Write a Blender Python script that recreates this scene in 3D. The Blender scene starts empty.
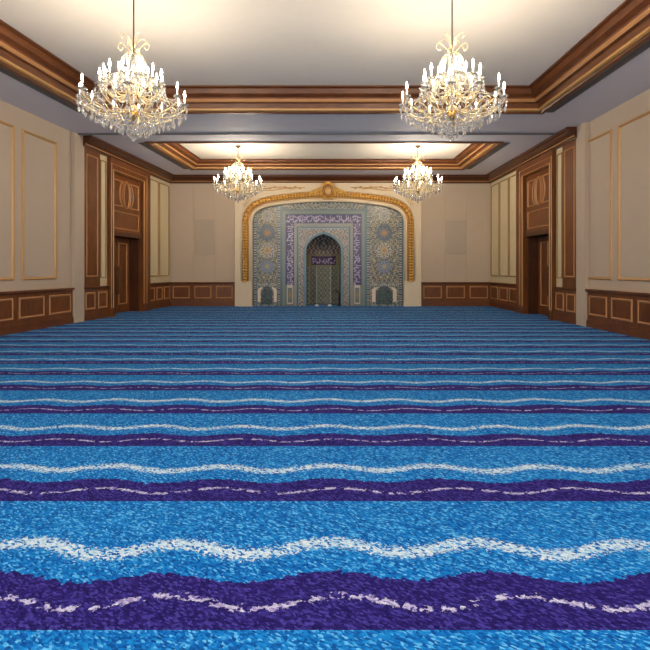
import bpy, math, random
from mathutils import Matrix, Vector
random.seed(7)
SC = bpy.context.scene
COL = SC.collection
PI = math.pi

# ---------------------------------------------------------------- camera
F = 500.0                       # focal length in pixels of a 650 px frame
CAM_H = 1.44
HOR = 270.0                     # image row of the horizon
cd = bpy.data.cameras.new('camera')
cam = bpy.data.objects.new('camera', cd)
COL.objects.link(cam)
cd.sensor_width = 36.0
cd.lens = 36.0 * F / 650.0
cd.shift_y = -(325.0 - HOR) / 650.0
cd.clip_end = 200
cam.location = (0, 0, CAM_H)
cam.rotation_euler = (PI / 2, 0, 0)
SC.camera = cam

# ---------------------------------------------------------------- world, lights, exposure
w = bpy.data.worlds.new('world')
SC.world = w
w.use_nodes = True
w.node_tree.nodes['Background'].inputs[0].default_value = (1.0, 0.96, 0.92, 1)
w.node_tree.nodes['Background'].inputs[1].default_value = 1.85
SC.view_settings.view_transform = 'Standard'
SC.view_settings.look = 'None'
SC.view_settings.gamma = 1
SC.view_settings.exposure = 0.0
SC.view_settings.use_curve_mapping = False


def area_light(name, loc, size, size_y, power, rot, color=(1, .95, .88)):
    l = bpy.data.lights.new(name, 'AREA')
    l.shape = 'RECTANGLE'
    l.size = size
    l.size_y = size_y
    l.energy = power
    l.color = color
    o = bpy.data.objects.new(name, l)
    o.location = loc
    o.rotation_euler = rot
    COL.objects.link(o)
    return o


# added fill light behind the camera, not a fitting of the hall
area_light('rear_fill_light', (0, -2.2, 5.1), 10, 3.0, 760, (math.radians(38), 0, 0))
BULB = 310.0

# ---------------------------------------------------------------- materials


def srgb(r, g, b):
    f = lambda c: (c / 255 / 12.92) if c / 255 <= .04045 else ((c / 255 + .055) / 1.055) ** 2.4
    return (f(r), f(g), f(b), 1.0)


class NT:
    def __init__(s, name):
        s.m = bpy.data.materials.new(name)
        s.m.use_nodes = True
        s.t = s.m.node_tree
        s.b = s.t.nodes['Principled BSDF']
        s.out = s.t.nodes['Material Output']

    def n(s, typ, **kw):
        nd = s.t.nodes.new(typ)
        for k, v in kw.items():
            setattr(nd, k, v)
        return nd

    def l(s, a, b):
        s.t.links.new(a, b)

    def math(s, op, a, b=None, c=None, clamp=False):
        nd = s.n('ShaderNodeMath', operation=op, use_clamp=clamp)
        for i, v in enumerate((a, b, c)):
            if v is None:
                continue
            if isinstance(v, (int, float)):
                nd.inputs[i].default_value = v
            else:
                s.l(v, nd.inputs[i])
        return nd.outputs[0]

    def mix(s, fac, a, b):
        nd = s.n('ShaderNodeMix', data_type='RGBA')
        for sock, v in ((nd.inputs[0], fac), (nd.inputs[6], a), (nd.inputs[7], b)):
            if isinstance(v, (int, float)):
                sock.default_value = v
            elif isinstance(v, tuple):
                sock.default_value = v
            else:
                s.l(v, sock)
        return nd.outputs[2]

    def obj_coord(s, scale=(1, 1, 1)):
        tc = s.n('ShaderNodeTexCoord')
        mp = s.n('ShaderNodeMapping')
        mp.inputs['Scale'].default_value = scale
        s.l(tc.outputs['Object'], mp.inputs[0])
        return mp.outputs[0]

    def noise(s, vec, scale, detail=3, rough=.5):
        nd = s.n('ShaderNodeTexNoise')
        nd.inputs['Scale'].default_value = scale
        nd.inputs['Detail'].default_value = detail
        nd.inputs['Roughness'].default_value = rough
        s.l(vec, nd.inputs['Vector'])
        return nd.outputs['Fac']

    def bump(s, h, strength, dist):
        nd = s.n('ShaderNodeBump')
        nd.inputs['Strength'].default_value = strength
        nd.inputs['Distance'].default_value = dist
        s.l(h, nd.inputs['Height'])
        s.l(nd.outputs[0], s.b.inputs['Normal'])

    def ramp(s, fac, stops, interp='LINEAR'):
        nd = s.n('ShaderNodeValToRGB')
        cr = nd.color_ramp
        cr.interpolation = interp
        while len(cr.elements) < len(stops):
            cr.elements.new(0.5)
        for e, (p, c) in zip(cr.elements, stops):
            e.position = p
        for e, (p, c) in zip(cr.elements, stops):
            e.color = c
        s.l(fac, nd.inputs[0])
        return nd.outputs[0]


def plain(name, col, rough=.6, metal=0.0, noise_amt=.08, nscale=6, bump=0.0, bscale=60):
    t = NT(name)
    v = t.obj_coord()
    f = t.noise(v, nscale, 4)
    dk = tuple(c * (1 - noise_amt) for c in col[:3]) + (1,)
    lt = tuple(min(1, c * (1 + noise_amt)) for c in col[:3]) + (1,)
    t.l(t.mix(f, dk, lt), t.b.inputs['Base Color'])
    t.b.inputs['Roughness'].default_value = rough
    t.b.inputs['Metallic'].default_value = metal
    if bump:
        t.bump(t.noise(v, bscale, 3), bump, .01)
    return t.m


def wood(name, dark, light, rough=.33, horiz=False):
    t = NT(name)
    v = t.obj_coord((1.2, 1.2, 14) if horiz else (14, 14, 1.1))
    f = t.noise(v, 2.2, 6, .62)
    v2 = t.obj_coord((1, 1, 1))
    f2 = t.noise(v2, 1.3, 2)
    fr = t.math('MULTIPLY_ADD', f2, .35, f)
    c = t.ramp(fr, [(.35, dark), (.95, light)])
    t.l(c, t.b.inputs['Base Color'])
    t.b.inputs['Roughness'].default_value = rough
    t.bump(f, .08, .004)
    return t.m


M = {}
M['wood'] = wood('walnut_wood', srgb(70, 35, 12), srgb(142, 82, 34))
M['wood_dark'] = wood('dark_walnut_wood', srgb(50, 23, 9), srgb(98, 52, 22))
M['wood_h'] = wood('walnut_wood_lengthwise', srgb(70, 34, 12), srgb(132, 76, 32), .45, True)
M['bead'] = plain('tan_beading', srgb(184, 132, 82), .4)
M['goldline'] = plain('gilded_beading', srgb(196, 150, 90), .38, .15)
M['dull_gold'] = plain('dull_gold_beading', srgb(158, 124, 74), .45)
M['gilt'] = plain('gilt_plaster', srgb(230, 180, 92), .34, .3, .3, 22, .9, 34)
M['gilt_deep'] = plain('deep_gilt_plaster', srgb(192, 130, 50), .36, .3, .3, 22, .6, 34)
M['cream'] = plain('cream_painted_plaster', srgb(226, 208, 176), .5, 0, .03)
M['beige'] = plain('beige_wall_fabric', srgb(196, 178, 156), .85, 0, .04, 3, .25, 260)
M['beige_panel'] = plain('pale_yellow_panel', srgb(214, 198, 160), .7, 0, .03)
M['grille'] = plain('grey_acoustic_cloth', srgb(184, 170, 152), .9, 0, .05, 30, .3, 300)
M['ceil_band'] = plain('grey_ceiling_paint', srgb(222, 219, 224), .72, 0, .02)
M['ceil_in'] = plain('cream_ceiling_paint', srgb(246, 238, 224), .7, 0, .02)
M['metal'] = plain('brushed_grey_metal', srgb(112, 112, 114), .45, .3)
M['slot'] = plain('dark_slot_paint', srgb(34, 33, 34), .6)
M['vent'] = plain('grey_vent_metal', srgb(96, 94, 96), .5)
M['bronze'] = plain('aged_bronze', srgb(96, 74, 50), .4, .4)
M['black'] = plain('black_metal', srgb(34, 28, 24), .4, .4)
M['white'] = plain('white_plastic', srgb(232, 230, 226), .4)
M['teal'] = plain('glazed_teal_edging', srgb(78, 112, 124), .22, 0, .15, 18)
M['ltblue'] = plain('glazed_pale_blue_edging', srgb(108, 138, 152), .24, 0, .15, 18)
M['brass'] = plain('polished_brass', srgb(222, 178, 96), .2, .85)


def mosaic_mat():
    t = NT('glazed_mosaic_tile')
    a = t.n('ShaderNodeVertexColor')
    a.layer_name = 'tile'
    t.l(a.outputs[0], t.b.inputs['Base Color'])
    t.b.inputs['Roughness'].default_value = .24
    t.bump(t.noise(t.obj_coord(), 30, 2), .12, .01)
    return t.m


M['mosaic'] = mosaic_mat()


def crystal_mat():
    t = NT('cut_crystal')
    b = t.b
    b.inputs['Base Color'].default_value = (1, .985, .95, 1)
    b.inputs['Roughness'].default_value = .08
    b.inputs['IOR'].default_value = 1.55
    b.inputs['Transmission Weight'].default_value = .88
    return t.m


M['crystal'] = crystal_mat()


def amber_mat():
    t = NT('gold_tinted_glass')
    b = t.b
    b.inputs['Base Color'].default_value = (1, .84, .5, 1)
    b.inputs['Roughness'].default_value = .12
    b.inputs['Transmission Weight'].default_value = .35
    return t.m


M['amber'] = amber_mat()


def bulb_mat():
    t = NT('lit_candle_bulb')
    b = t.b
    b.inputs['Base Color'].default_value = (1, .95, .85, 1)
    b.inputs['Emission Color'].default_value = (1, .86, .68, 1)
    b.inputs['Emission Strength'].default_value = BULB
    return t.m


M['bulb'] = bulb_mat()

# carpet -----------------------------------------------------------
ROWS = [0.85, 2.0, 3.117, 4.09, 5.017, 5.98, 6.857, 7.68, 8.45, 9.23, 9.96, 10.7, 11.4, 12.1, 12.8, 13.5,
        14.2, 14.9, 15.6, 16.3, 17.0, 17.7, 18.4, 19.1, 19.8, 20.5, 21.2]


def carpet_mat():
    t = NT('blue_striped_carpet')
    tc = t.n('ShaderNodeTexCoord')
    P = tc.outputs['Object']
    sx = t.n('ShaderNodeSeparateXYZ')
    t.l(P, sx.inputs[0])
    X, Y = sx.outputs[0], sx.outputs[1]
    jn = t.noise(P, 26, 2, .6)                 # ragged stripe edges
    # row coordinate
    stops = [((y) / 24.0, (i / 30.0,) * 3 + (1,)) for i, y in enumerate(ROWS)]
    yj = t.math('MULTIPLY', Y, 1 / 24.0)
    u = t.ramp(yj, stops)
    u = t.math('MULTIPLY', u, 30.0)
    fr = t.math('FRACT', u)
    wob = t.math('ADD',
                 t.math('MULTIPLY', t.math('COSINE', t.math('MULTIPLY_ADD', X, 2 * PI / .775, 2 * PI * .98)), .046),
                 t.math('MULTIPLY', t.math('SINE', t.math('MULTIPLY_ADD', X, 2.9, .7)), .012))
    rag = t.math('MULTIPLY_ADD', jn, .09, -.045)
    rag2 = t.math('MULTIPLY_ADD', t.noise(P, 40, 3, .75), .2, -.1)

    def band(center, half, wobble, ragged, soft=.012):
        d = t.math('ABSOLUTE', t.math('SUBTRACT', fr, t.math('ADD', t.math('ADD', wobble, ragged), center)))
        return t.math('SUBTRACT', 1.0, t.math('DIVIDE', t.math('SUBTRACT', d, half), soft, clamp=True), clamp=True)
    white = band(.525, .036, wob, rag2)
    wob2 = t.math('MULTIPLY', wob, .9)
    edge = t.math('ADD', t.math('MULTIPLY', wob2, .8), rag)
    ptop = t.math('LESS_THAN', fr, t.math('ADD', edge, .31))
    phase = t.math('MULTIPLY', t.math('SINE', t.math('MULTIPLY_ADD', X, 2 * PI / .775, .9)), .04)
    line = band(.15, .010, phase, t.math('MULTIPLY', rag2, .45), .008)
    # pile flecks
    mp = t.n('ShaderNodeMapping')
    mp.inputs['Scale'].default_value = (1, 1.0, 1)
    mp.inputs['Rotation'].default_value = (0, 0, .6)
    t.l(P, mp.inputs[0])
    mp2 = t.n('ShaderNodeMapping')
    mp2.inputs['Scale'].default_value = (56, 108, 40)
    t.l(mp.outputs[0], mp2.inputs[0])
    vor = t.n('ShaderNodeTexVoronoi')
    vor.inputs['Scale'].default_value = 1
    t.l(mp2.outputs[0], vor.inputs['Vector'])
    sepc = t.n('ShaderNodeSeparateColor')
    t.l(vor.outputs['Color'], sepc.inputs[0])
    fleck = sepc.outputs[0]
    fl2 = sepc.outputs[1]
    grad = t.noise(P, .9, 3)
    blue = t.ramp(fleck, [(0.0, srgb(0, 64, 140)), (.4, srgb(4, 104, 188)), (.75, srgb(20, 138, 212)), (1.0, srgb(110, 200, 244))])
    blue = t.mix(t.math('MULTIPLY', t.math('MULTIPLY_ADD', grad, 1.4, -.4, clamp=True), .25), blue, srgb(40, 156, 222))
    purp = t.ramp(fleck, [(0, srgb(26, 16, 82)), (.6, srgb(44, 30, 112)), (1, srgb(76, 66, 160))])
    whi = t.ramp(fl2, [(0, srgb(96, 172, 216)), (.4, srgb(176, 214, 232)), (1, srgb(236, 244, 244))])
    lin = t.ramp(fl2, [(0, srgb(150, 130, 190)), (1, srgb(222, 222, 236))])
    c = t.mix(ptop, blue, purp)
    lm = t.math('MULTIPLY', line, t.math('GREATER_THAN', t.noise(P, 16, 2, .7), .48))
    c = t.mix(lm, c, lin)
    wm = t.math('MULTIPLY', white, t.math('GREATER_THAN', fl2, .27))
    c = t.mix(wm, c, whi)
    t.l(c, t.b.inputs['Base Color'])
    t.b.inputs['Roughness'].default_value = .95
    t.b.inputs['Specular IOR Level'].default_value = .15
    h = t.math('ADD', vor.outputs['Distance'], t.math('MULTIPLY', white, -.8))
    t.bump(h, .35, .008)
    return t.m


M['carpet'] = carpet_mat()

# ---------------------------------------------------------------- mesh builder and object helpers
WM = {}


def tag(o, label=None, cat=None, group=None, kind=None):
    if label:
        o['label'] = label
    if cat:
        o['category'] = cat
    if group:
        o['group'] = group
    if kind:
        o['kind'] = kind
    return o


def empty(name, loc, rz=0.0):
    o = bpy.data.objects.new(name, None)
    COL.objects.link(o)
    o.location = loc
    o.rotation_euler = (0, 0, rz)
    o.empty_display_size = .2
    WM[o.name] = Matrix.Translation(Vector(loc)) @ Matrix.Rotation(rz, 4, 'Z')
    return o


class MB:
    def __init__(s):
        s.v, s.f, s.mi, s.fc = [], [], [], []
        s.cur = 0
        s.smooth = False
        s.sm = []

    def add(s, verts, faces, cols=None):
        b = len(s.v)
        s.v += [tuple(p) for p in verts]
        for i, f in enumerate(faces):
            s.f.append(tuple(b + k for k in f))
            s.mi.append(s.cur)
            s.sm.append(s.smooth)
            s.fc.append(cols[i] if cols else None)

    def box(s, P, u0, u1, n0, n1, z0, z1):
        vs = [P(u, n, z) for u in (u0, u1) for n in (n0, n1) for z in (z0, z1)]
        s.add(vs, [(0, 1, 3, 2), (4, 6, 7, 5), (0, 4, 5, 1), (2, 3, 7, 6), (0, 2, 6, 4), (1, 5, 7, 3)])
        return s

    def sweep(s, path, prof, mp, closed=False, cap=True):
        """path: 2-D polyline; prof: (offset, height); offset is to the left of travel; mitred."""
        n = len(path)
        rows = []
        for i in range(n):
            p = Vector(path[i])
            a = Vector(path[i - 1]) if (i > 0 or closed) else None
            b = Vector(path[(i + 1) % n]) if (i < n - 1 or closed) else None
            d1 = (p - a).normalized() if a is not None else None
            d2 = (b - p).normalized() if b is not None else None
            if d1 is None:
                d1 = d2
            if d2 is None:
                d2 = d1
            n1, n2 = Vector((-d1.y, d1.x)), Vector((-d2.y, d2.x))
            m = n1 + n2
            m = m / max(m.dot(n1), .2)
            rows.append([mp(p.x + m.x * o, p.y + m.y * o, h) for o, h in prof])
        k = len(prof)
        vs = [v for r in rows for v in r]
        fs = []
        for i in range(n if closed else n - 1):
            j = (i + 1) % n
            for q in range(k - 1):
                fs.append((i * k + q, j * k + q, j * k + q + 1, i * k + q + 1))
        if cap and not closed and k > 2:
            fs.append(tuple(range(k)))
            fs.append(tuple((n - 1) * k + q for q in reversed(range(k))))
        s.add(vs, fs)
        return s

    def lathe(s, prof, seg=12, c=(0, 0, 0), sx=1, sy=1):
        vs, fs = [], []
        k = len(prof)
        for i in range(seg):
            a = 2 * PI * i / seg
            for r, z in prof:
                vs.append((c[0] + sx * r * math.cos(a), c[1] + sy * r * math.sin(a), c[2] + z))
        for i in range(seg):
            j = (i + 1) % seg
            for q in range(k - 1):
                fs.append((i * k + q, j * k + q, j * k + q + 1, i * k + q + 1))
        s.add(vs, fs)
        return s

    def tube(s, pts, rad, seg=6, cap=True):
        pts = [Vector(p) for p in pts]
        n = len(pts)
        rads = rad if isinstance(rad, (list, tuple)) else [rad] * n
        vs, fs = [], []
        up = Vector((0, 0, 1))
        for i, p in enumerate(pts):
            d = (pts[min(i + 1, n - 1)] - pts[max(i - 1, 0)]).normalized()
            ref = up if abs(d.dot(up)) < .92 else Vector((1, 0, 0))
            if abs((pts[-1] - pts[0]).normalized().dot(up)) > .8:
                ref = Vector((1, .01, 0))
            a = d.cross(ref).normalized()
            b = d.cross(a).normalized()
            for q in range(seg):
                t = 2 * PI * q / seg
                vs.append(p + (a * math.cos(t) + b * math.sin(t)) * rads[i])
        for i in range(n - 1):
            for q in range(seg):
                r = (q + 1) % seg
                fs.append((i * seg + q, i * seg + r, (i + 1) * seg + r, (i + 1) * seg + q))
        if cap:
            fs.append(tuple(reversed(range(seg))))
            fs.append(tuple((n - 1) * seg + q for q in range(seg)))
        s.add(vs, fs)
        return s

    def ball(s, c, r, seg=8, rings=5, sc=(1, 1, 1)):
        vs = [(c[0], c[1], c[2] - r * sc[2])]
        fs = []
        for i in range(1, rings):
            t = PI * i / rings
            for q in range(seg):
                a = 2 * PI * q / seg
                vs.append((c[0] + r * sc[0] * math.sin(t) * math.cos(a), c[1] + r * sc[1] * math.sin(t) * math.sin(a),
                           c[2] - r * sc[2] * math.cos(t)))
        vs.append((c[0], c[1], c[2] + r * sc[2]))
        for q in range(seg):
            fs.append((0, 1 + (q + 1) % seg, 1 + q))
        for i in range(rings - 2):
            for q in range(seg):
                r_ = (q + 1) % seg
                a = 1 + i * seg
                fs.append((a + q, a + r_, a + seg + r_, a + seg + q))
        a = 1 + (rings - 2) * seg
        for q in range(seg):
            fs.append((a + q, a + (q + 1) % seg, len(vs) - 1))
        s.add(vs, fs)
        return s

    def gem(s, c, r, h, seg=4, up=.35):
        vs = [(c[0], c[1], c[2] + h * up)]
        for q in range(seg):
            a = 2 * PI * q / seg + .4
            vs.append((c[0] + r * math.cos(a), c[1] + r * math.sin(a), c[2]))
        vs.append((c[0], c[1], c[2] - h * (1 - up)))
        fs = []
        for q in range(seg):
            r_ = (q + 1) % seg
            fs.append((0, 1 + q, 1 + r_))
            fs.append((seg + 1, 1 + r_, 1 + q))
        s.add(vs, fs)
        return s

    def build(s, name, mats, parent=None, origin=None):
        if not isinstance(mats, (list, tuple)):
            mats = [mats]
        if parent is not None:
            mw = WM[parent.name]
        else:
            if origin is None:
                xs = [p[0] for p in s.v]
                ys = [p[1] for p in s.v]
                zs = [p[2] for p in s.v]
                origin = ((min(xs) + max(xs)) / 2, (min(ys) + max(ys)) / 2, min(zs))
            mw = Matrix.Translation(Vector(origin))
        inv = mw.inverted()
        me = bpy.data.meshes.new(name)
        me.from_pydata([tuple(inv @ Vector(p)) for p in s.v], [], s.f)
        for m in mats:
            me.materials.append(m)
        me.polygons.foreach_set('material_index', s.mi)
        me.polygons.foreach_set('use_smooth', s.sm)
        if any(c is not None for c in s.fc):
            ca = me.color_attributes.new('tile', 'FLOAT_COLOR', 'CORNER')
            buf = []
            for p, c in zip(me.polygons, s.fc):
                buf += list(c or (1, 1, 1, 1)) * p.loop_total
            ca.data.foreach_set('color', buf)
        me.update()
        import bmesh
        bm = bmesh.new()
        bm.from_mesh(me)
        if not any(c is not None for c in s.fc):
            bmesh.ops.recalc_face_normals(bm, faces=bm.faces)
        bm.to_mesh(me)
        bm.free()
        o = bpy.data.objects.new(name, me)
        COL.objects.link(o)
        if parent is not None:
            o.parent = parent
            WM[o.name] = mw
        else:
            o.location = origin
            WM[o.name] = mw
        return o


def struct(o):
    o['kind'] = 'structure'
    return o


# ---------------------------------------------------------------- room frames
CEIL = 5.2


def XL(Y):
    return -8.34 + .106 * Y


def XR(Y):
    return 6.84 - .01 * Y


_l = math.hypot(1, .106)
_r = math.hypot(1, .01)


def PL(u, n, z):          # left wall: u = distance down the hall, n = out of the wall
    return (XL(u) + n / _l, u - n * .106 / _l, z)


def PR(u, n, z):
    return (XR(u) - n / _r, u - n * .01 / _r, z)


BY = 20.0


def PB(u, n, z):
    return (u, BY - n, z)


bx = lambda px: (px - 325) * .04
bz = lambda py: CAM_H + (HOR - py) * .04
FRONT = -5.0

# floor and ceiling -------------------------------------------------
fl = MB().box(lambda x, y, z: (x, y, z), -9.2, 7.2, FRONT, 21.2, -.1, 0)
struct(fl.build('floor', M['carpet'], origin=(0, 0, 0)))
FARC = [(XL(14.7) + 1.56, 14.7), (5.17, 14.7), (5.13, 18.6), (XL(18.6) + 1.42, 18.6)]
NEARC = [(XL(4.4) + 1.5, 4.4), (5.22, 4.4), (5.15, 11.9), (XL(11.9) + 1.5, 11.9)]


def ceiling():
    mb = MB()
    outer = lambda y0, y1: ((XL(y0) - .1, y0), (XR(y0) + .1, y0), (XR(y1) + .1, y1), (XL(y1) - .1, y1))

    def slab(q):
        vs = [(x, y, z) for z in (CEIL, CEIL + .25) for x, y in q]
        mb.add(vs, [(0, 1, 2, 3), (7, 6, 5, 4), (0, 4, 5, 1), (1, 5, 6, 2), (2, 6, 7, 3), (3, 7, 4, 0)])
    cuts = [FRONT, 4.4, 11.9, 14.7, 18.6, 20.9]
    slab(outer(cuts[0], cuts[1]))
    slab(outer(cuts[2], cuts[3]))
    slab(outer(cuts[4], cuts[5]))
    for C in (NEARC, FARC):
        y0, y1 = C[0][1], C[2][1]
        slab(((XL(y0) - .1, y0), C[0], C[3], (XL(y1) - .1, y1)))
        slab((C[1], (XR(y0) + .1, y0), (XR(y1) + .1, y1), C[2]))
    return mb.build('ceiling', M['ceil_band'])


ceil_o = struct(ceiling())
plan = lambda x, y, h: (x, y, h)


def coffer(C, a, b, no):
    pr = [(-.06, 0), (-.06, -.035), (.03, -.035), (.05, .0), (.1, .02)]
    pr2 = [(.13, .03), (.16, .10 * b / .3), (.25, .12 * b / .3), (.29, .17 * b / .3), (.40, .2 * b / .3), (.43, .27 * b / .3), (a, .28 * b / .3), (a, b)]
    t = empty('trim_%d' % no, (0, (C[0][1] + C[2][1]) / 2, CEIL))
    struct(t)
    m = MB().sweep(C, [(o, CEIL + h) for o, h in pr], plan, True)
    m.build('outer_moulding', M['wood_h'], t)
    m = MB().sweep(C, [(.075, CEIL + .015), (.08, CEIL - .015), (.13, CEIL + .0), (.135, CEIL + .04)], plan, True)
    m.build('gilt_bead', M['goldline'], t)
    m = MB().sweep(C, [(o, CEIL + h) for o, h in pr2], plan, True)
    m.build('crown_moulding', M['wood_h'], t)
    m = MB().sweep(C, [(.245, CEIL + .118 * b / .3), (.25, CEIL + .10 * b / .3), (.27, CEIL + .115 * b / .3), (.275, CEIL + .15 * b / .3)], plan, True)
    m.build('thin_bead', M['bead'], t)
    y0, y1 = C[0][1] + a - .02, C[2][1] - a + .02
    x = [C[0][0] + a - .05, C[1][0] - a + .05, C[2][0] - a + .05, C[3][0] + a - .05]
    q = [(x[0], y0), (x[1], y0), (x[2], y1), (x[3], y1)]
    mb = MB()
    vs = [(px, py, z) for z in (CEIL + b, CEIL + b + .1) for px, py in q]
    mb.add(vs, [(0, 1, 2, 3), (7, 6, 5, 4), (0, 4, 5, 1), (1, 5, 6, 2), (2, 6, 7, 3), (3, 7, 4, 0)])
    mb.build('ceiling_panel', M['ceil_in'], t)
    return t


coffer(NEARC, .5, .45, 1)
coffer(FARC, .5, .265, 2)

# partition track across the ceiling
tr = MB().box(plan, XL(13.75) + .02, XR(13.75) - .02, 13.725, 13.775, CEIL - .03, CEIL + .01)
tr.box(plan, XL(13.75) + .02, XR(13.75) - .02, 13.735, 13.765, CEIL - .045, CEIL - .03)
struct(tr.build('trim_3', M['metal']))


def vent(p0, p1, wd, side, label):
    d = (Vector(p1) - Vector(p0))
    L = d.length
    d.normalize()
    nn = Vector((d.y, -d.x)) * side
    mid = (Vector(p0) + Vector(p1)) / 2
    t = empty('air_vent', (mid.x, mid.y, CEIL - .02))
    tag(t, label, 'air vent', 'linear slot vents beside the coffers')
    V = lambda a, b, z: (p0[0] + d.x * a + nn.x * b, p0[1] + d.y * a + nn.y * b, z)
    m = MB()
    m.box(V, 0, L, 0, wd * .16, CEIL - .012, CEIL + .001).box(V, 0, L, wd * .84, wd, CEIL - .012, CEIL + .001)
    m.box(V, 0, .03, wd * .16, wd * .84, CEIL - .012, CEIL + .001).box(V, L - .03, L, wd * .16, wd * .84, CEIL - .012, CEIL + .001)
    m.build('frame', M['metal'], t)
    MB().box(V, .03, L - .03, wd * .16, wd * .84, CEIL - .006, CEIL + .001).build('backing', M['slot'], t)
    for i in range(3):
        c = wd * (.3 + .2 * i)
        MB().box(V, .03, L - .03, c - .01, c + .01, CEIL - .014, CEIL - .006).build('slat', M['vent'], t)


vent((XL(14.75) + 1.46, 14.75), (XL(18.6) + 1.32, 18.6), .2, -1, 'long grey slot vent in the ceiling left of the rear recess')
vent((5.26, 14.75), (5.22, 18.6), .2, 1, 'long grey slot vent in the ceiling right of the rear recess')
vent((XL(5) + 1.40, 5.0), (XL(11.9) + 1.40, 11.9), .2, -1, 'long grey slot vent in the ceiling left of the front recess')
vent((5.30, 5.0), (5.24, 11.9), .2, 1, 'long grey slot vent in the ceiling right of the front recess')

# side walls --------------------------------------------------------
GILT_PROF = lambda w_, h: [(0, 0), (w_ * .15, h * .7), (w_ * .4, h), (w_ * .7, h * .75), (w_, 0)]


def rect(u0, u1, z0, z1):
    return [(u0, z0), (u1, z0), (u1, z1), (u0, z1)]


def moulding(P, path, wd, h, n0, name, mat, parent, closed=True):
    mp = lambda u, z, hh: P(u, n0 + hh, z)
    # offset inward for counter-clockwise paths
    return MB().sweep(path, GILT_PROF(wd, h), mp, closed).build(name, mat, parent)


def wainscot(P, u0, u1, n0, npan, parent_name, cap_mat='wood_h'):
    t = empty(parent_name, P((u0 + u1) / 2, n0, 0))
    struct(t)
    nf = n0 + .05
    MB().box(P, u0, u1, n0, nf, .0, .93).build('backing_board', M['wood'], t)
    capp = [(0, 0), (0, .045), (.02, .06), (.035, .08), (.075, .08), (.075, 0)]
    m = MB()
    a, b = P(u0, 0, 0), P(u1, 0, 0)
    vs = []
    for u in (u0, u1):
        for dz, dn in capp:
            vs.append(P(u, nf + dn - .02 if dn else n0, .885 + dz))
    k = len(capp)
    m.add(vs, [tuple(range(k)), tuple(k + q for q in reversed(range(k)))] +
          [(q, (q + 1) % k, k + (q + 1) % k, k + q) for q in range(k)])
    m.build('cap_rail', M['bead'] if cap_mat == 'bead' else M['wood_h'], t)
    MB().box(P, u0, u1, nf, nf + .03, 0, .15).box(P, u0, u1, nf, nf + .018, .15, .19).build('skirting', M['wood_h'], t)
    wd = (u1 - u0) / npan
    g = min(.09, wd * .12)
    for i in range(npan):
        a_, b_ = u0 + i * wd + g, u0 + (i + 1) * wd - g
        MB().box(P, a_ + .05, b_ - .05, nf, nf + .012, .36, .74).build('panel', M['wood'], t)
        moulding(P, rect(a_, b_, .30, .80), .055, .028, nf, 'panel_moulding', M['bead'], t)
    return t


def cornice(path, no):
    pr = [(0, 4.9), (.05, 4.9), (.06, 4.94), (.10, 4.95), (.11, 4.99), (.17, 5.03), (.23, 5.09), (.25, 5.12), (.30, 5.13), (.30, 5.2), (0, 5.2)]
    o = MB().sweep(path, pr, plan).build('trim_%d' % no, M['wood_dark'])
    struct(o)
    m = MB().sweep(path, [(.105, 4.955), (.118, 4.955), (.118, 4.985), (.105, 4.985)], plan)
    m.build('bead', M['bead'], o)


# the path runs so that "left of travel" is the inside of the room
lp = [PL(13.98, .06, 0)[:2], (PL(20, 0, 0)[0] + .0, 20.0)]
rp = [(XR(20), 20.0), PR(13.12, .06, 0)[:2]]
cornice([rp[1], rp[0], lp[1], lp[0]], 4)


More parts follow.
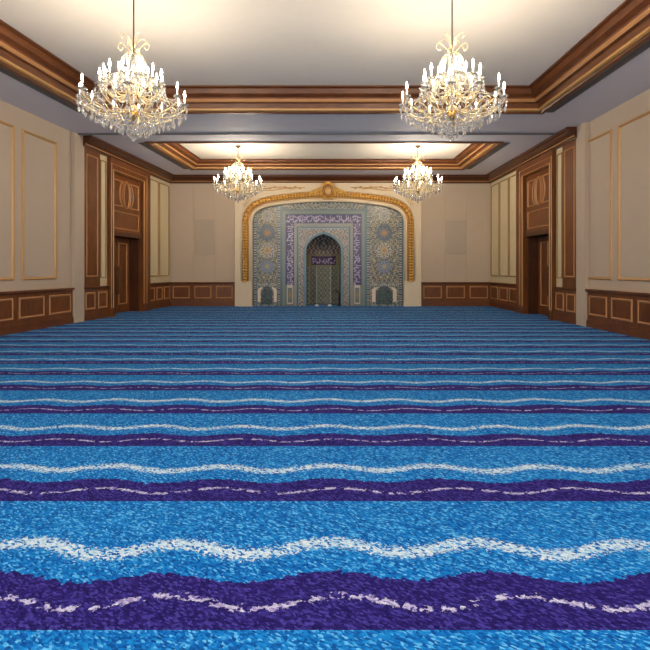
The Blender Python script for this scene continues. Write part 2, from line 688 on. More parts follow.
def side_wall(P, side, D, pil_near, no0):
    """D: door opening u0,u1 and casing u0,u1"""
    o0, o1, c0, c1 = D
    s = 'left' if side == 'L' else 'right'
    th = -.9
    m = MB()
    m.box(P, FRONT, pil_near, th, 0, 0, CEIL + .02)
    m.box(P, pil_near, o0, th, 0, 0, CEIL + .02)
    m.box(P, o1, 20.0, th, 0, 0, CEIL + .02)
    m.box(P, o0, o1, th, -.0, 2.58, CEIL + .02)
    m.box(P, o0, o1, th, -.42, 0, 2.58)
    wall = struct(m.build('wall_' + s, M['beige']))
    # beige panels between the casing and the far corner
    npan = 2 if side == 'L' else 3
    t = struct(empty('trim_%d' % no0, P((c1 + 20) / 2, 0, 1)))
    MB().box(P, c1, 19.97, 0, .02, .94, 4.9).build('backing_board', M['beige_panel'], t)
    wd = (19.9 - c1) / npan
    for i in range(npan):
        a, b = c1 + .06 + i * wd, c1 + (i + 1) * wd - .02
        MB().box(P, a + .07, b - .07, .02, .035, 1.3, 4.68).build('panel', M['beige_panel'], t)
        moulding(P, rect(a, b, 1.2, 4.78), .04, .04, .02, 'panel_moulding', M['dull_gold'], t)
    wainscot(P, c1, 19.93, .0, npan + 1 if side == 'L' else 3, 'trim_%d' % (no0 + 1))
    # door casing
    t = struct(empty('trim_%d' % (no0 + 2), P((c0 + c1) / 2, 0, 0)))
    pj = .16
    MB().box(P, c0, o0, 0, pj, 0, 4.9).build('casing_post', M['wood'], t)
    MB().box(P, o1, c1, 0, pj, 0, 4.9).build('casing_post', M['wood'], t)
    MB().box(P, o0, o1, 0, pj, 4.5, 4.9).build('casing_head', M['wood'], t)
    for a, b in ((c0 - .01, o0 + .01), (o1 - .01, c1 + .01)):
        MB().box(P, a, b, pj, pj + .025, 0, .24).box(P, a, b, pj, pj + .012, .24, .27).build('plinth_block', M['wood_h'], t)
    for off, wdt, hh in ((-.045, .03, .02), (-.26, .022, .014)):
        q = [(o0 + off, .27), (o0 + off, 4.5 - off * .8), (o1 - off, 4.5 - off * .8), (o1 - off, .27)]
        q = [(max(u, c0 + .02) if u < (o0 + o1) / 2 else min(u, c1 - .02), z) for u, z in q]
        moulding(P, q, wdt, hh, pj, 'casing_bead', M['goldline'], t, False)
    # header boards over the door, set back a little inside the casing
    t = struct(empty('trim_%d' % (no0 + 3), P((o0 + o1) / 2, 0, 2.6)))
    MB().box(P, o0, o1, 0, .05, 2.6, 4.5).build('header_board', M['wood'], t)
    MB().box(P, o0, o1, -.4, .10, 2.53, 2.66).build('lintel', M['wood_dark'], t)
    e = .13
    moulding(P, rect(o0 + e, o1 - e, 2.75, 3.33), .05, .03, .05, 'panel_moulding', M['bead'], t)
    MB().box(P, o0 + e + .06, o1 - e - .06, .05, .06, 2.82, 3.26).build('panel', M['wood'], t)
    cu, cz = (o0 + o1) / 2, 3.90
    ru, rz = .42, .46
    for sgn in (-1, 1):
        # half panel with a concave inner side
        pts = []
        x0 = cu + sgn * ((o1 - o0) / 2 - e)
        arc = [(cu + sgn * (ru * math.cos(a) + .0), cz + rz * math.sin(a)) for a in [math.radians(-66 + 132 * k / 14) for k in range(15)]]
        top, bot = cz + .43, cz - .43
        pts = [(x0, bot), (arc[0][0], bot)] + arc[1:-1] + [(arc[-1][0], top), (x0, top)]
        if sgn > 0:
            pts = pts[::-1]
        moulding(P, pts, .05 if True else -.05, .03, .05, 'panel_moulding', M['bead'], t)
    el = [(cu + .2 * math.cos(2 * PI * k / 32), cz + .42 * math.sin(2 * PI * k / 32)) for k in range(32)]
    moulding(P, el, .05, .032, .05, 'oval_moulding', M['bead'], t)
    el = [(cu + .3 * math.cos(2 * PI * k / 32), cz + .46 * math.sin(2 * PI * k / 32)) for k in range(32)]
    moulding(P, el, .035, .028, .05, 'oval_moulding', M['bead'], t)
    # door recess: jambs
    t = struct(empty('trim_%d' % (no0 + 4), P((o0 + o1) / 2, -.2, 0)))
    MB().box(P, o0, o0 + .04, -.42, .0, 0, 2.53).build('door_jamb', M['wood_dark'], t)
    MB().box(P, o1 - .04, o1, -.42, .0, 0, 2.53).build('door_jamb', M['wood_dark'], t)
    # the double door
    d = struct(empty('door_%d' % (1 if side == 'L' else 2), P((o0 + o1) / 2, -.36, 0)))
    mid = (o0 + o1) / 2
    for a, b, hu in ((o0 + .045, mid - .004, mid - .09), (mid + .004, o1 - .045, mid + .09)):
        lf = MB().box(P, a, b, -.38, -.33, .01, 2.52).build('door_leaf', M['wood'], d)
        moulding(P, rect(a + .17, b - .17, .28, 2.36), .045, .025, -.33, 'panel_moulding', M['bead'], lf)
        h = MB()
        h.smooth = True
        h.tube([P(hu, -.27, z) for z in (.62, .7, 1.1, 1.5, 1.58)], [.012, .018, .018, .018, .012], 8)
        for z in (.72, 1.48):
            h.tube([P(hu, -.33, z), P(hu, -.27, z)], .012, 6)
        h.build('door_handle', M['bronze'], lf)
    # beige strip panel on the near side
    p1 = c0 - .45
    t = struct(empty('trim_%d' % (no0 + 5), P((p1 + c0) / 2, 0, 0)))
    MB().box(P, p1, c0, 0, .03, .93, 4.9).build('backing_board', M['beige_panel'], t)
    moulding(P, rect(p1 + .07, c0 - .08, 1.2, 4.75), .035, .03, .03, 'panel_moulding', M['dull_gold'], t)
    # walnut pilaster panel
    t = struct(empty('trim_%d' % (no0 + 6), P((p1 + pil_near) / 2, 0, 0)))
    MB().box(P, pil_near, p1, 0, .07, .96, 4.9).build('pilaster_board', M['wood'], t)
    moulding(P, rect(pil_near + .14, p1 - .12, 1.24, 4.75), .045, .02, .07, 'panel_moulding', M['bead'], t)
    MB().box(P, pil_near + .22, p1 - .2, .07, .08, 1.34, 4.65).build('panel', M['wood'], t)
    wainscot(P, pil_near, c0 - .02, .03, 2, 'trim_%d' % (no0 + 7))
    # beige partition pier, then plain wall towards the camera
    MB().box(P, pil_near - .45, pil_near, 0, .10, 0, CEIL).build('trim_%d' % (no0 + 8), M['beige'])['kind'] = 'structure'
    wainscot(P, 4.0, pil_near - .46, 0, 9, 'trim_%d' % (no0 + 9))
    t = struct(empty('trim_%d' % (no0 + 10), P(8, 0, 1)))
    for k in range(6):
        a = 4.2 + k * 1.5
        moulding(P, rect(a, a + 1.25, 1.2, 4.75), .07, .04, 0, 'panel_moulding', M['goldline'], t)


LD = (15.53, 17.44, 15.34, 17.99)
RD = (14.60, 16.45, 14.42, 17.04)
side_wall(PL, 'L', LD, 14.04, 10)
side_wall(PR, 'R', RD, 13.16, 30)

# back wall ---------------------------------------------------------
XW0, XW1 = XL(20), XR(20)
ML, MR = bx(253), bx(403)
wb = MB()
wb.box(PB, XW0 - .3, ML - .05, -.9, 0, 0, CEIL + .02)
wb.box(PB, MR + .05, XW1 + .3, -.9, 0, 0, CEIL + .02)
wb.box(PB, ML - .05, MR + .05, -.9, 0, bz(200), CEIL + .02)
wb.box(PB, ML - .05, MR + .05, -.95, -.85, 0, bz(200))
wallb = struct(wb.build('wall_back', M['beige']))
S0, S1 = bx(235.5), bx(420.5)
for a, b in ((170.5, 193.2), (193.7, 214.8), (215.3, 235)):
    MB().box(PB, bx(a), bx(b), 0, .015, .95, 4.87).build('fabric_panel', M['beige'], wallb)
for a, b in ((421, 444.5), (445, 466), (466.5, 490.5)):
    MB().box(PB, bx(a), bx(b), 0, .015, .95, 4.87).build('fabric_panel', M['beige'], wallb)


def grille(a, b, label):
    t = empty('wall_speaker', PB((bx(a) + bx(b)) / 2, .015, bz(254.5)))
    tag(t, label, 'wall speaker', 'square cloth speaker grilles on the rear wall')
    MB().box(PB, bx(a) + .02, bx(b) - .02, .015, .03, bz(254) + .02, bz(220) - .02).build('speaker_cloth', M['grille'], t)
    moulding(PB, rect(bx(a), bx(b), bz(254), bz(220)), .03, .02, .015, 'frame', M['grille'], t)


grille(195.5, 214, 'flush grey rectangular speaker cloth on beige wall left of the gilded arch')
grille(446, 465.5, 'flush grey rectangular speaker cloth on beige wall right of the gilded arch')
wainscot(PB, XW0 + .05, S0 - .01, 0, 3, 'trim_50')
wainscot(PB, S1 + .01, XW1 - .05, 0, 3, 'trim_51')

# ---------------------------------------------------------------- gilded arch surround
CX = .12


def catmull(pts, n=6):
    out = []
    for i in range(len(pts) - 1):
        p0 = Vector(pts[max(i - 1, 0)])
        p1, p2 = Vector(pts[i]), Vector(pts[i + 1])
        p3 = Vector(pts[min(i + 2, len(pts) - 1)])
        for k in range(n):
            t = k / n
            out.append(tuple(.5 * ((2 * p1) + (-p0 + p2) * t + (2 * p0 - 5 * p1 + 4 * p2 - p3) * t * t + (-p0 + 3 * p1 - 3 * p2 + p3) * t ** 3)))
    out.append(tuple(pts[-1]))
    return out


half = [(253, 222), (254.4, 216.5), (258, 212), (263.5, 209), (271, 206.9), (285, 204.8), (305, 202.8), (328, 202)]
half = catmull([(bx(a), bz(b)) for a, b in half], 5)
arch = half + [(2 * CX - u, z) for u, z in reversed(half[:-1])]
arch_full = [(arch[0][0], 0)] + arch + [(arch[-1][0], 0)]       # runs left foot -> apex -> right foot
TOPZ = 4.9
PJ = .15
sur = empty('gilded_arch', (CX, BY, 0))
tag(sur, 'wide cream arch surround with gilt leaf moulding and crest around the tiled prayer niche', 'arch')
m = MB()
m.box(PB, S0, arch[0][0], 0, PJ, 0, TOPZ)
m.box(PB, arch[-1][0], S1, 0, PJ, 0, TOPZ)
n = len(arch)
vs = []
for u, z in arch:
    vs += [PB(u, PJ, z), PB(u, PJ, TOPZ), PB(u, 0, z), PB(u, 0, TOPZ)]
fs = []
for i in range(n - 1):
    a, b = i * 4, (i + 1) * 4
    fs += [(a, b, b + 1, a + 1), (a, a + 2, b + 2, b), (a + 1, b + 1, b + 3, a + 3)]
m.add(vs, fs)
m.build('surround_wall', M['cream'], sur)
mpB = lambda u, z, h: PB(u, h, z)


def arch_sweep(prof, name, mat, zfoot, smooth=True, arr=arch):
    p = [(arr[0][0], zfoot)] + list(arr) + [(arr[-1][0], zfoot)]
    mb = MB()
    mb.smooth = smooth
    mb.sweep(p, prof, mpB)
    return mb.build(name, mat, sur)


ZG = bz(281)
arch_sweep([(.0, PJ), (.0, PJ + .03), (.05, PJ + .03), (.09, PJ + .02), (.13, PJ)], 'inner_lip', M['cream'], 0)
arch_sweep([(.14, PJ), (.15, PJ + .05), (.17, PJ + .06), (.19, PJ + .05)], 'gilt_bead', M['goldline'], ZG)
arch_sweep([(.18, PJ), (.20, PJ + .06), (.25, PJ + .09), (.32, PJ + .09), (.37, PJ + .06), (.39, PJ)], 'gilt_moulding', M['gilt_deep'], ZG)
arch_sweep([(.39, PJ), (.40, PJ + .05), (.43, PJ + .06), (.46, PJ + .03), (.47, PJ)], 'outer_lip', M['cream'], ZG)
# carved leaves along the gilt moulding
lf = MB()
lf.smooth = True
pth = [(arch[0][0], ZG)] + list(arch) + [(arch[-1][0], ZG)]
acc = 0
for i in range(len(pth) - 1):
    p, q = Vector(pth[i]), Vector(pth[i + 1])
    L = (q - p).length
    d = (q - p).normalized()
    nn = Vector((-d.y, d.x))
    while acc < L:
        c = p + d * acc + nn * .285
        for sg in (-1, 1):
            cc = c + nn * .045 * sg
            lf.ball(PB(cc.x, PJ + .09, cc.y), .052, 6, 4, (1.0, .8, 1.0))
        acc += .11
    acc -= L
lf.build('carved_leaves', M['gilt'], sur)
for u0, u1 in ((S0 + .2, ML - .02), (MR + .02, S1 - .2)):
    MB().box(PB, u0, u1, PJ, PJ + .05, 0, ZG).box(PB, u0 - .02, u1 + .01, PJ, PJ + .07, ZG - .05, ZG).box(PB, u0 - .02, u1 + .01, PJ, PJ + .07, 0, .14).build('pedestal', M['cream'], sur)

# crest
cr = MB()
cr.smooth = True


def spiral(cx, cz, r0, turns, sg, rad, mb, n=22, a0=0.0, y=PJ + .12):
    pts, rr = [], []
    for k in range(n):
        t = k / (n - 1)
        a = a0 + sg * t * turns * 2 * PI
        r = r0 * (1 - .8 * t)
        pts.append(PB(cx + r * math.cos(a), y + .03 * t, cz + r * math.sin(a)))
        rr.append(rad * (1 - .45 * t))
    mb.tube(pts, rr, 6)


CZ = bz(192)
for sg in (-1, 1):
    spiral(CX + sg * .35, CZ - .03, .15, 1.3, sg, .036, cr, a0=PI / 2)
    spiral(CX + sg * .57, CZ - .07, .11, 1.3, sg, .03, cr, a0=PI / 2)
    spiral(CX + sg * .74, CZ - .12, .07, 1.2, sg, .024, cr, a0=PI / 2)
    spiral(CX + sg * .2, CZ + .24, .09, 1.2, -sg, .028, cr, a0=-PI / 2)
    spiral(CX + sg * .17, CZ - .27, .08, 1.2, sg, .026, cr, a0=PI / 2)
    for k in range(6):
        cr.ball(PB(CX + sg * (.30 + .075 * k), PJ + .11, CZ + .1 - .035 * k), .055, 6, 5, (1, .7, 1.2))
for k in range(7):
    a = math.radians(30 + 20 * k)
    cr.ball(PB(CX + .2 * math.cos(a), PJ + .13, CZ + .13 + .19 * math.sin(a)), .05, 6, 5, (.9, .7, 1.2))
for k in range(5):
    a = math.radians(-130 + 20 * k)
    cr.ball(PB(CX + .16 * math.cos(a), PJ + .13, CZ - .13 + .17 * math.sin(a)), .04, 6, 5)
crest = cr.build('crest', M['gilt'], sur)
sh = MB()
sh.smooth = True
sh.ball(PB(CX, PJ + .1, CZ), .2, 16, 9, (.82, .45, 1.05))
sh.build('cartouche_boss', M['goldline'], crest)
ring = MB()
ring.smooth = True
rp_ = [PB(CX + .2 * math.cos(2 * PI * k / 28), PJ + .15, CZ + .245 * math.sin(2 * PI * k / 28)) for k in range(29)]
ring.tube(rp_, .03, 6, False)
ring.build('cartouche_rim', M['gilt_deep'], crest)
# thin gilt sprigs in the spandrels
for sg in (-1, 1):
    sp = MB()
    sp.smooth = True
    sp.tube([PB(CX + sg * u, PJ + .01, z) for u, z in ((.9, bz(188)), (1.4, bz(188.6)), (1.9, bz(187.6)), (2.5, bz(189.2)), (2.9, bz(188.8)))], [.01, .022, .02, .022, .01], 6)
    sp.tube([PB(CX + sg * u, PJ + .01, z) for u, z in ((1.3, bz(190)), (1.7, bz(189)), (2.2, bz(191)), (2.6, bz(191)))], [.008, .018, .018, .008], 6)
    for k in range(9):
        sp.ball(PB(CX + sg * (1.1 + .2 * k), PJ + .01, bz(188.3) + (.04 if k % 2 else -.04)), .035, 6, 4, (1.6, .4, .7))
    for k in range(3):
        spiral(CX + sg * (3.15 + .08 * k), bz(199 + 3 * k), .08, 1.1, sg, .014, sp, y=PJ + .01)
    sp.build('gilt_sprig', M['goldline'], sur)

# ---------------------------------------------------------------- tiled mihrab
def h2(a, b, k=0):
    v = math.sin(a * 127.1 + b * 311.7 + k * 74.7) * 43758.5453
    return v - math.floor(v)


def C(r, g, b):
    return srgb(r, g, b)


def mixc(a, b, t):
    return tuple(a[i] * (1 - t) + b[i] * t for i in range(4))


TE, TED = C(86, 112, 118), C(48, 72, 84)
GG, CRM, YEL, ORG = C(122, 128, 118), C(184, 176, 156), C(168, 152, 96), C(168, 122, 72)
DB, LAV, PUR, WHT = C(48, 54, 70), C(134, 132, 156), C(44, 32, 88), C(172, 162, 188)
BRN = C(120, 108, 92)


def arab(x, y, ground, s1=YEL, s2=DB, k=1.0):
    a = math.sin(x * 1.9 * k + 2.2 * math.sin(y * .62 * k)) * math.sin(y * 1.7 * k + 2.0 * math.sin(x * .8 * k))
    b = math.cos(x * 1.1 * k - y * .9 * k + 1.5 * math.sin(y * 1.3 * k))
    j = h2(round(x * 2), round(y * 2))
    if a > .42:
        return mixc(s1, CRM, j * .5)
    if a < -.45:
        return mixc(s2, ground, j * .4)
    if b > .8:
        return mixc(CRM, ground, j * .5)
    return mixc(ground, TED, j * .35)


def medallion(x, y, R, cols):
    r, th = math.hypot(x, y), math.atan2(y, x)
    Re = R * (1 + .08 * math.cos(12 * th))
    if r > Re:
        return None
    t = r / Re
    if t > .88:
        return cols[0]
    if t > .72:
        return cols[1] if math.cos(12 * th) > 0 else cols[0]
    if t > .5:
        return cols[2] if math.cos(8 * th + 3 * t) > -.2 else cols[1]
    if t > .3:
        return cols[3] if math.cos(8 * th) > 0 else cols[2]
    return cols[4]


def side_color(cx, hw, inner_side):
    def f(px, py):
        x = px - cx
        ax = abs(x)
        if ax > hw - 1.0:
            return TED
        if ax > hw - 4.2:
            q = (py % 2.4) / 2.4
            if ax > hw - 1.8 or ax < hw - 3.6:
                return TE
            return CRM if q < .35 else (DB if q > .6 else TE)
        if py > 304.4 or 282.8 < py < 284.3:
            return TE if (px * 1.3) % 2 < 1.3 else CRM
        if py >= 284.3:
            if py < 286 and (px % 2.0) < .6:
                return CRM
            # pointed niche between two pale curved bands
            yy = (py - 286) / 16.5
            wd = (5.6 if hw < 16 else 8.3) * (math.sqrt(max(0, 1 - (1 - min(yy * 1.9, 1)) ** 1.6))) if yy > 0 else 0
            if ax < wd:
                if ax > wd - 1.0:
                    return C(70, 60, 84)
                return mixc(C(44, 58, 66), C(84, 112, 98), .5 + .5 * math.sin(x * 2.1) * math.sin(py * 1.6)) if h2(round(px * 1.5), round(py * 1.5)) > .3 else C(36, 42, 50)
            if 287.2 < py < 302 and ax < 13:
                eo = 0 if hw < 16 else 2.4
                inner = 6.6 + eo - (2.4 * max(0, (291.5 - py) / 4.3) ** 1.3)
                outer = 9.7 + eo if py > 289.6 else 9.7 + eo - (289.6 - py) ** 1.6
                if inner < ax < outer:
                    return C(222, 204, 176)
            return arab(ax, py, C(104, 122, 122), C(160, 150, 116), DB, 1.3)
        for my, R, cs in ((233, 8.2, (C(84, 96, 108), C(74, 84, 98), C(98, 106, 112), C(130, 118, 94), ORG)),
                          (250.5, 7.2, (CRM, C(90, 96, 120), YEL, CRM, ORG)),
                          (266.5, 7.0, (C(92, 108, 116), LAV, C(100, 118, 126), LAV, YEL)),
                          (216, 5.5, (CRM, C(110, 118, 122), C(140, 140, 128), CRM, C(120, 124, 122)))):
            mcol = medallion(x, py - my, min(R, hw - 6), cs)
            if mcol:
                return mcol
        return arab(ax, py, C(104, 108, 98), YEL, DB, 1.15)
    return f


def script(sv, t, k=0):
    """sv: position along the band (pixels), t: 0..1 across -> True where the white script runs"""
    base = .32 + .14 * math.sin(sv * .9 + k) + .08 * math.sin(sv * 2.3 + 2 * k)
    if abs(t - base) < .065:
        return True
    c = math.floor(sv / 2.3)
    r = h2(c, 3 + k)
    fx = sv / 2.3 - c
    if r > .25 and abs(fx - .5 - .5 * (t - .5) * (r - .5)) < .12 and base - .1 < t < .55 + .4 * r:
        return True
    u2 = .72 + .1 * math.sin(sv * .7 + 1 + k)
    if abs(t - u2) < .06 and h2(math.floor(sv / 4.1), 9 + k) > .45:
        return True
    cx, cy = (math.floor(sv / 3.1) + .5) * 3.1, .15 + .1 * h2(c, 5)
    return abs(sv - cx) < .35 and abs(t - cy) < .07


NC = 323.6
NW = [(233.8, 0), (235, 3.5), (236.8, 7.9), (240, 12.6), (245, 16.5), (250, 17.7), (307, 17.7)]


def nwid(py):
    if py <= 234:
        return 0
    for (a, wa), (b, wb_) in zip(NW, NW[1:]):
        if py <= b:
            return wa + (wb_ - wa) * (py - a) / (b - a)
    return 17.7


def center_color(px, py):
    x = px - NC
    ax = abs(x)
    if ax > 41.2:
        return TED
    if py < 210.5:
        return TE if py > 209.4 else arab(ax, py, C(112, 120, 112), CRM, DB, 1.4)
    if ax > 38.6 or py < 213.6:
        return mixc(GG, C(112, 130, 126), .5 + .5 * math.sin(px * 2 + py * 2.2))
    if ax > 38.0 or py < 214.3:
        return TE
    if ax > 29.5 and py > 285:
        if ax > 36.6 or ax < 30.6 or py > 304:
            return GG
        if ax > 35.6 or ax < 31.6 or py > 302.6 or py < 288:
            return C(196, 186, 172)
        r = abs(ax - 33.6) / 1.8 + abs(py - 295) / 6
        return ORG if r < .35 else (C(140, 126, 96) if r < .9 else C(104, 112, 104))
    if ax > 29.5:
        if py > 223.2 or ax > 37.3:
            return WHT if script(py, (ax - 29.5) / 8.0, 1 if x > 0 else 2) else PUR
    if 214.3 <= py <= 223.2:
        return WHT if script(px, 1 - (py - 214.3) / 8.9, 3) else PUR
    if py < 226.6 or ax > 26.4:
        return mixc(C(150, 148, 138), GG, .5 + .5 * math.sin(px * 3) * math.sin(py * 3))
    if py < 227.8 or ax > 25.2:
        return TED
    if py < 228.8 or ax > 24.3:
        return C(136, 152, 156)
    return arab(ax * 1.1, py, C(132, 122, 114), C(178, 160, 142), C(62, 64, 74), 1.5)


STEP = .028


def tilegrid(mb, u0, u1, z0, z1, n, colf, clip, keep_z=None):
    nu, nz = max(1, round((u1 - u0) / STEP)), max(1, round((z1 - z0) / STEP))
    du, dz = (u1 - u0) / nu, (z1 - z0) / nz
    vs = [PB(u0 + i * du, n, z0 + j * dz) for j in range(nz + 1) for i in range(nu + 1)]
    fs, cs = [], []
    for j in range(nz):
        z = z0 + (j + .5) * dz
        py = HOR - (z - CAM_H) / .04
        for i in range(nu):
            u = u0 + (i + .5) * du
            px = 325 + u / .04
            if clip(px, py):
                a = j * (nu + 1) + i
                fs.append((a, a + 1, a + nu + 2, a + nu + 1))
                cs.append(colf(px, py))
    mb.add(vs, fs, cs)


def arch_z(px):
    u = bx(px)
    for (a, za), (b, zb) in zip(arch, arch[1:]):
        if a <= u <= b:
            return za + (zb - za) * (u - a) / (b - a)
    return 0


inarch = lambda px, py: bz(py) < arch_z(min(max(px, 253.01), 402.99)) + .10
mih = empty('mihrab', (bx(NC), BY, 0))
tag(mih, 'blue and grey mosaic prayer niche with purple calligraphy border inside the gilded arch', 'prayer niche')
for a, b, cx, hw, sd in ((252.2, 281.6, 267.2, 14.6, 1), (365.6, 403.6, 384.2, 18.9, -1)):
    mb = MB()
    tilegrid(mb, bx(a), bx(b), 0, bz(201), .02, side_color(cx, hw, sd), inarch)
    mb.build('side_panel', M['mosaic'], mih)
mb = MB()
tilegrid(mb, bx(281.6), bx(365.6), 0, bz(201), .035, center_color,
         lambda px, py: inarch(px, py) and not (abs(px - NC) < nwid(py) - .15))
mb.build('calligraphy_panel', M['mosaic'], mih)
# raised glazed edgings
for cxx in (281.6, 365.6):
    MB().box(PB, bx(cxx) - .02, bx(cxx) + .02, .02, .06, 0, bz(205)).build('edging', M['teal'], mih)
MB().sweep([(bx(298), 0), (bx(298), bz(227.2)), (bx(349.2), bz(227.2)), (bx(349.2), 0)], [(-.02, .035), (-.015, .06), (.015, .06), (.02, .035)], mpB).build('edging', M['teal'], mih)
npath = [(NC - w_, p) for p, w_ in reversed(NW)] + [(NC + w_, p) for p, w_ in NW[1:]]
mb = MB()
npl = [(bx(a), bz(min(b, 306))) for a, b in npath]
mb.sweep(npl, [(-.02, -.02), (-.02, .05), (.0, .065), (.06, .06), (.085, .035)], mpB)
mb.build('niche_edging', M['ltblue'], mih)

# niche lining
PLAN = [(-17.7, 0.0), (-15.0, -.30), (-8.2, -.62), (0, -.70), (8.2, -.62), (15.0, -.30), (17.7, 0.0)]


def niche_pt(s, py):
    k = min(int(s * 6), 5)
    t = s * 6 - k
    du = PLAN[k][0] * (1 - t) + PLAN[k + 1][0] * t
    dn = PLAN[k][1] * (1 - t) + PLAN[k + 1][1] * t
    f = nwid(py) / 17.7
    return (du * f, dn * f)


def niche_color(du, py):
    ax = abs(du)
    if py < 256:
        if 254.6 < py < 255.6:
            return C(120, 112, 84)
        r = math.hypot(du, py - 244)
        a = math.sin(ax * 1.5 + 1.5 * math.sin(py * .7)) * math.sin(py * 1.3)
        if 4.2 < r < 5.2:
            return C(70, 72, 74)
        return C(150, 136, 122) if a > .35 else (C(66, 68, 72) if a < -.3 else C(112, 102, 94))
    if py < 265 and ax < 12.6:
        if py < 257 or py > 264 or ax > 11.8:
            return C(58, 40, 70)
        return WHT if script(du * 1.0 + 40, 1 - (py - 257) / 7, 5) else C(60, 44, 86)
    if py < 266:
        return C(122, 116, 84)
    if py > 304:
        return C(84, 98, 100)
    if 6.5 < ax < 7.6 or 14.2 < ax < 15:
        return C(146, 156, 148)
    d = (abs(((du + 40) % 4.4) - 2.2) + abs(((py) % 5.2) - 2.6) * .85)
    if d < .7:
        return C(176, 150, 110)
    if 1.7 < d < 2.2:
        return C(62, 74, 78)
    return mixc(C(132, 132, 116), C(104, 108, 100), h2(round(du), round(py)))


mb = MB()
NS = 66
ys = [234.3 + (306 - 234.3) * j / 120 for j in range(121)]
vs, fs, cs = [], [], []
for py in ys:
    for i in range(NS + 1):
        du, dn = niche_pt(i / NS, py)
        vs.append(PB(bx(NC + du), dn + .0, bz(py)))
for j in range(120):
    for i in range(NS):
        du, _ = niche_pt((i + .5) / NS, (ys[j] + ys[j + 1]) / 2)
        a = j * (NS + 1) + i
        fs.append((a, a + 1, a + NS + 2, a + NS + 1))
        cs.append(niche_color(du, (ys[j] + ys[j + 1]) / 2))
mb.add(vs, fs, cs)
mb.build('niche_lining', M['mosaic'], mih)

# small things standing in the niche
t = empty('microphone_stand', PB(bx(339.0), -.02, 0))
tag(t, 'small black bent microphone stand at the right side of the prayer niche', 'microphone stand')
m = MB()
m.lathe([(0, 0), (.1, 0), (.1, .02), (.02, .035), (0, .035)], 14, PB(bx(339), -.08, 0))
m.build('base', M['black'], t)
m = MB()
m.tube([PB(bx(339), -.08, .02), PB(bx(339.2), -.08, .5)], .03, 8)
m.build('pole', M['black'], t)
m = MB()
m.tube([PB(bx(339.2), -.08, .48), PB(bx(338.6), -.05, .52), PB(bx(336.6), .0, .60)], .022, 8)
m.build('arm', M['black'], t)
m = MB()
m.smooth = True
m.ball(PB(bx(336.3), .0, .61), .04, 8, 6)
m.build('microphone', M['black'], t)
for px, lb in ((316.8, 'small white rounded box on the carpet, left one before the niche'), (329.6, 'small white rounded box on the carpet, right one before the niche')):
    m = MB()
    m.smooth = True
    m.lathe([(0, 0), (.055, 0), (.065, .02), (.065, .05), (.05, .07), (0, .075)], 14, PB(bx(px), .12, 0), 1.1, .8)
    o = m.build('floor_box', M['white'])
    tag(o, lb, 'floor box', 'small white boxes at the foot of the niche')

# ---------------------------------------------------------------- chandeliers
def rz_pts(prs, ang):
    return [(r * math.cos(ang), r * math.sin(ang), z) for r, z in prs]


def mesh_of(mb, name, mats):
    o = mb.build(name, mats, origin=(0, 0, 0))
    me = o.data
    bpy.data.objects.remove(o)
    return me


def cr_pts(prs, n=4):
    return catmull(prs, n)


def make_meshes():
    D = {}
    a = MB()
    a.smooth = True
    pts = rz_pts(cr_pts([(.05, .52), (.14, .43), (.32, .38), (.52, .40), (.66, .47), (.74, .54), (.75, .60)]), 0)
    a.tube(pts, .013, 6)
    sc_ = rz_pts(cr_pts([(.36, .38), (.46, .50), (.57, .55), (.62, .50), (.56, .46)], 3), 0)
    a.tube(sc_, .009, 5)
    D['arm_out'] = mesh_of(a, 'arm', M['amber'])
    a = MB()
    a.smooth = True
    pts = rz_pts(cr_pts([(.05, .80), (.12, .68), (.24, .63), (.36, .70), (.42, .80), (.42, .86)]), 0)
    a.tube(pts, .012, 6)
    D['arm_in'] = mesh_of(a, 'arm', M['amber'])
    a = MB()
    a.smooth = True
    a.tube(rz_pts(cr_pts([(.03, .92), (.08, .84), (.16, .83), (.21, .90), (.21, .96)]), 0), .010, 6)
    D['arm_top'] = mesh_of(a, 'arm', M['amber'])
    c = MB()
    c.smooth = True
    c.lathe([(0, -.015), (.03, -.01), (.062, .01), (.066, .018), (.03, .004), (0, 0)], 12)
    D['pan'] = mesh_of(c, 'drip_pan', M['crystal'])
    c = MB()
    c.smooth = True
    c.lathe([(0, 0), (.016, 0), (.017, .03), (.013, .035), (.013, .12), (0, .12)], 8)
    D['candle'] = mesh_of(c, 'candle_sleeve', M['white'])
    c = MB()
    c.smooth = True
    c.lathe([(0, 0), (.010, .005), (.015, .03), (.0145, .05), (.009, .085), (.003, .108), (0, .11)], 8)
    D['bulb'] = mesh_of(c, 'bulb', M['bulb'])
    c = MB()
    c.gem((0, 0, -.012), .009, .02, 4, .5)
    c.gem((0, 0, -.034), .009, .02, 4, .5)
    c.gem((0, 0, -.07), .020, .085, 5, .3)
    D['drop'] = mesh_of(c, 'crystal_drop', M['crystal'])
    c = MB()
    c.gem((0, 0, -.012), .011, .02, 4, .5)
    c.gem((0, 0, -.034), .011, .02, 4, .5)
    c.gem((0, 0, -.056), .011, .02, 4, .5)
    c.gem((0, 0, -.105), .026, .11, 6, .35)
    D['big_drop'] = mesh_of(c, 'crystal_drop', M['crystal'])
    return D


DM = make_meshes()


def link(name, me, parent, loc=(0, 0, 0), rz=0):
    o = bpy.data.objects.new(name, me)
    COL.objects.link(o)
    o.parent = parent
    o.location = loc
    o.rotation_euler = (0, 0, rz)
    return o


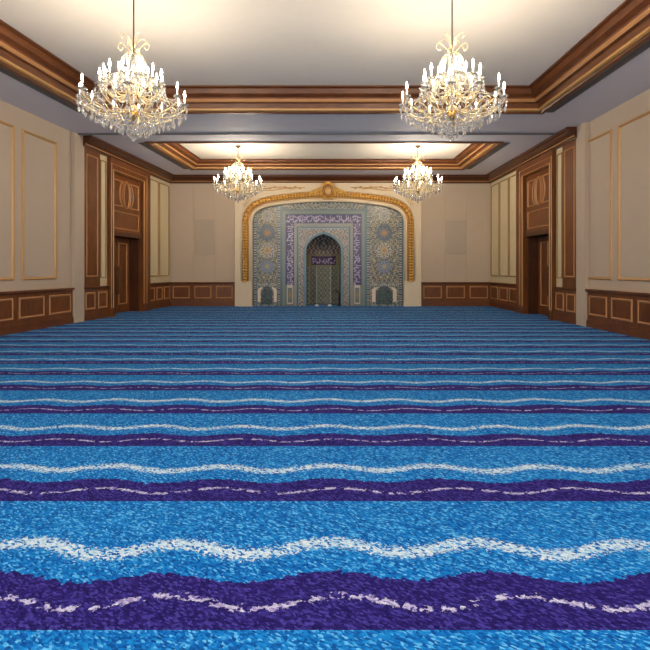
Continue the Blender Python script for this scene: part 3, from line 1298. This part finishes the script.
def strand(prs, ang, ang2=None, r=.011, gap=.028):
    """string of beads along an (r, z) curve, swinging from ang to ang2"""
    mb = MB()
    pts = cr_pts(prs, 8)
    n = len(pts)
    P3 = []
    for i, (rr, z) in enumerate(pts):
        a = ang if ang2 is None else ang + (ang2 - ang) * i / (n - 1)
        P3.append(Vector((rr * math.cos(a), rr * math.sin(a), z)))
    acc = 0.0
    for p, q in zip(P3, P3[1:]):
        L = (q - p).length
        while acc < L:
            c = p + (q - p) * (acc / L)
            mb.gem(tuple(c), r, r * 2.4, 4, .5)
            acc += gap
        acc -= L
    return mb


def chandelier(name_loc, ceil_z, label):
    X, Y, Z = name_loc
    rod_top = ceil_z - Z
    t = empty('chandelier', (X, Y, Z))
    tag(t, label, 'chandelier', 'crystal chandeliers')
    B = lambda mb, nm, mt: link(nm, mesh_of(mb, nm, mt), t)
    m = MB()
    m.smooth = True
    m.tube([(0, 0, 1.28), (0, 0, 1.5), (0, 0, rod_top - .04)], .012, 8)
    B(m, 'rod', M['bronze'])
    m = MB()
    m.smooth = True
    m.lathe([(0, rod_top), (.09, rod_top - .002), (.085, rod_top - .03), (.03, rod_top - .07), (0, rod_top - .08)], 16)
    B(m, 'ceiling_canopy', M['bronze'])
    m = MB()
    m.smooth = True
    m.lathe([(0, .40), (.03, .42), (.055, .47), (.03, .52), (.02, .58), (.05, .64), (.028, .70), (.022, .76), (.055, .82), (.03, .9), (.02, 1.0), (.04, 1.1), (.02, 1.2), (.015, 1.3), (0, 1.3)], 12)
    stem = B(m, 'stem', M['crystal'])
    m = MB()
    m.smooth = True
    m.lathe([(0, .30), (.02, .31), (.05, .36), (.075, .42), (.06, .46), (.03, .47), (0, .47)], 12)
    B(m, 'hub_bowl', M['brass'])
    # bell shaped frame
    for k in range(8):
        a = 2 * PI * k / 8
        m = MB()
        m.smooth = True
        m.tube(rz_pts(cr_pts([(.03, 1.34), (.12, 1.30), (.19, 1.16), (.23, .98), (.30, .86), (.26, .80)], 3), a), .009, 5)
        B(m, 'frame_rib', M['amber'])
        if k % 2 == 0:
            m = MB()
            m.smooth = True
            m.tube(rz_pts(cr_pts([(.02, 1.32), (.10, 1.42), (.20, 1.50), (.24, 1.43), (.19, 1.38), (.16, 1.43)], 3), a), .007, 5)
            B(m, 'crown_scroll', M['amber'])
        else:
            m = MB()
            m.smooth = True
            m.tube(rz_pts(cr_pts([(.02, 1.42), (.07, 1.54), (.16, 1.60), (.21, 1.55), (.17, 1.51)], 3), a), .006, 5)
            B(m, 'crown_scroll', M['amber'])
    for k in range(12):
        a = 2 * PI * k / 12
        B(strand([(.03, 1.32), (.12, 1.26), (.18, 1.12), (.22, .98), (.34, .82)], a), 'bead_strand', M['crystal'])
    # arms
    for k in range(12):
        a = 2 * PI * (k + .5) / 12
        ar = link('arm', DM['arm_out'], t, rz=a)
        link('drip_pan', DM['pan'], ar, (.75, 0, .60))
        link('candle_sleeve', DM['candle'], ar, (.75, 0, .61))
        link('bulb', DM['bulb'], ar, (.75, 0, .715))
        for b in (-1, 1):
            link('crystal_drop', DM['drop'], ar, (.75 + .03, .05 * b, .60), .5)
        link('crystal_drop', DM['big_drop'], ar, (.765, 0, .54), .1)
        a2 = 2 * PI * k / 12
        ar = link('arm', DM['arm_in'], t, rz=a2)
        link('drip_pan', DM['pan'], ar, (.42, 0, .865))
        link('candle_sleeve', DM['candle'], ar, (.42, 0, .870))
        link('bulb', DM['bulb'], ar, (.42, 0, .988))
        link('crystal_drop', DM['drop'], ar, (.47, 0, .86), .5)
        link('crystal_drop', DM['drop'], ar, (.40, .05, .86), .5)
    for k in range(6):
        a2 = 2 * PI * (k + .5) / 6
        ar = link('arm', DM['arm_top'], t, rz=a2)
        link('drip_pan', DM['pan'], ar, (.21, 0, .965))
        link('candle_sleeve', DM['candle'], ar, (.21, 0, .97))
        link('bulb', DM['bulb'], ar, (.21, 0, 1.06))
        link('crystal_drop', DM['big_drop'], ar, (.24, .03, .95), .5)
        link('crystal_drop', DM['big_drop'], ar, (.30, -.04, .80), .5)
    for k in range(6):
        a = 2 * PI * (k + .25) / 6
        B(strand([(.20, .95), (.24, .80), (.36, .70), (.50, .55)], a, r=.015), 'bead_strand', M['crystal'])
    # swags between upper and lower arms, and the basket below
    for k in range(12):
        a = 2 * PI * k / 12
        B(strand([(.42, .84), (.50, .66), (.62, .56), (.74, .57)], a, a + PI / 12), 'bead_strand', M['crystal'])
        B(strand([(.42, .84), (.50, .66), (.62, .56), (.74, .57)], a, a - PI / 12), 'bead_strand', M['crystal'])
        B(strand([(.75, .59), (.74, .50), (.74, .50), (.75, .59)], a - PI / 12, a + PI / 12), 'bead_strand', M['crystal'])
    for k in range(24):
        a = 2 * PI * k / 24
        B(strand([(.70, .50), (.55, .40), (.38, .30), (.2, .19), (.03, .09)], a), 'bead_strand', M['crystal'])
    rings = [(.70, .50, 26, 'big_drop'), (.58, .435, 21, 'big_drop'), (.45, .37, 17, 'big_drop'), (.32, .31, 14, 'big_drop'), (.20, .25, 10, 'big_drop'), (.09, .17, 6, 'drop')]
    for r, z, cnt, kd in rings:
        for k in range(cnt):
            a = 2 * PI * (k + .5) / cnt
            link('crystal_drop', DM[kd], t, (r * math.cos(a), r * math.sin(a), z), a)
    m = MB()
    m.smooth = True
    m.tube([(.70 * math.cos(2 * PI * k / 36), .70 * math.sin(2 * PI * k / 36), .50) for k in range(37)], .008, 5, False)
    m.tube([(.42 * math.cos(2 * PI * k / 30), .42 * math.sin(2 * PI * k / 30), .34) for k in range(31)], .008, 5, False)
    B(m, 'basket_ring', M['amber'])
    m = MB()
    m.ball((0, 0, .03), .036, 8, 6)
    m.gem((0, 0, .075), .015, .03)
    B(m, 'finial', M['crystal'])
    return t


chandelier((-2.92, 7.63, 3.41), CEIL + .45, 'large crystal chandelier hanging nearest the camera at upper left')
chandelier((1.94, 7.63, 3.41), CEIL + .45, 'large crystal chandelier hanging nearest the camera at upper right')
chandelier((-2.82, 16.2, 3.61), CEIL + .265, 'far crystal chandelier on a short rod left of the gilded arch')
chandelier((3.01, 16.2, 3.61), CEIL + .265, 'far crystal chandelier on a short rod right of the gilded arch')
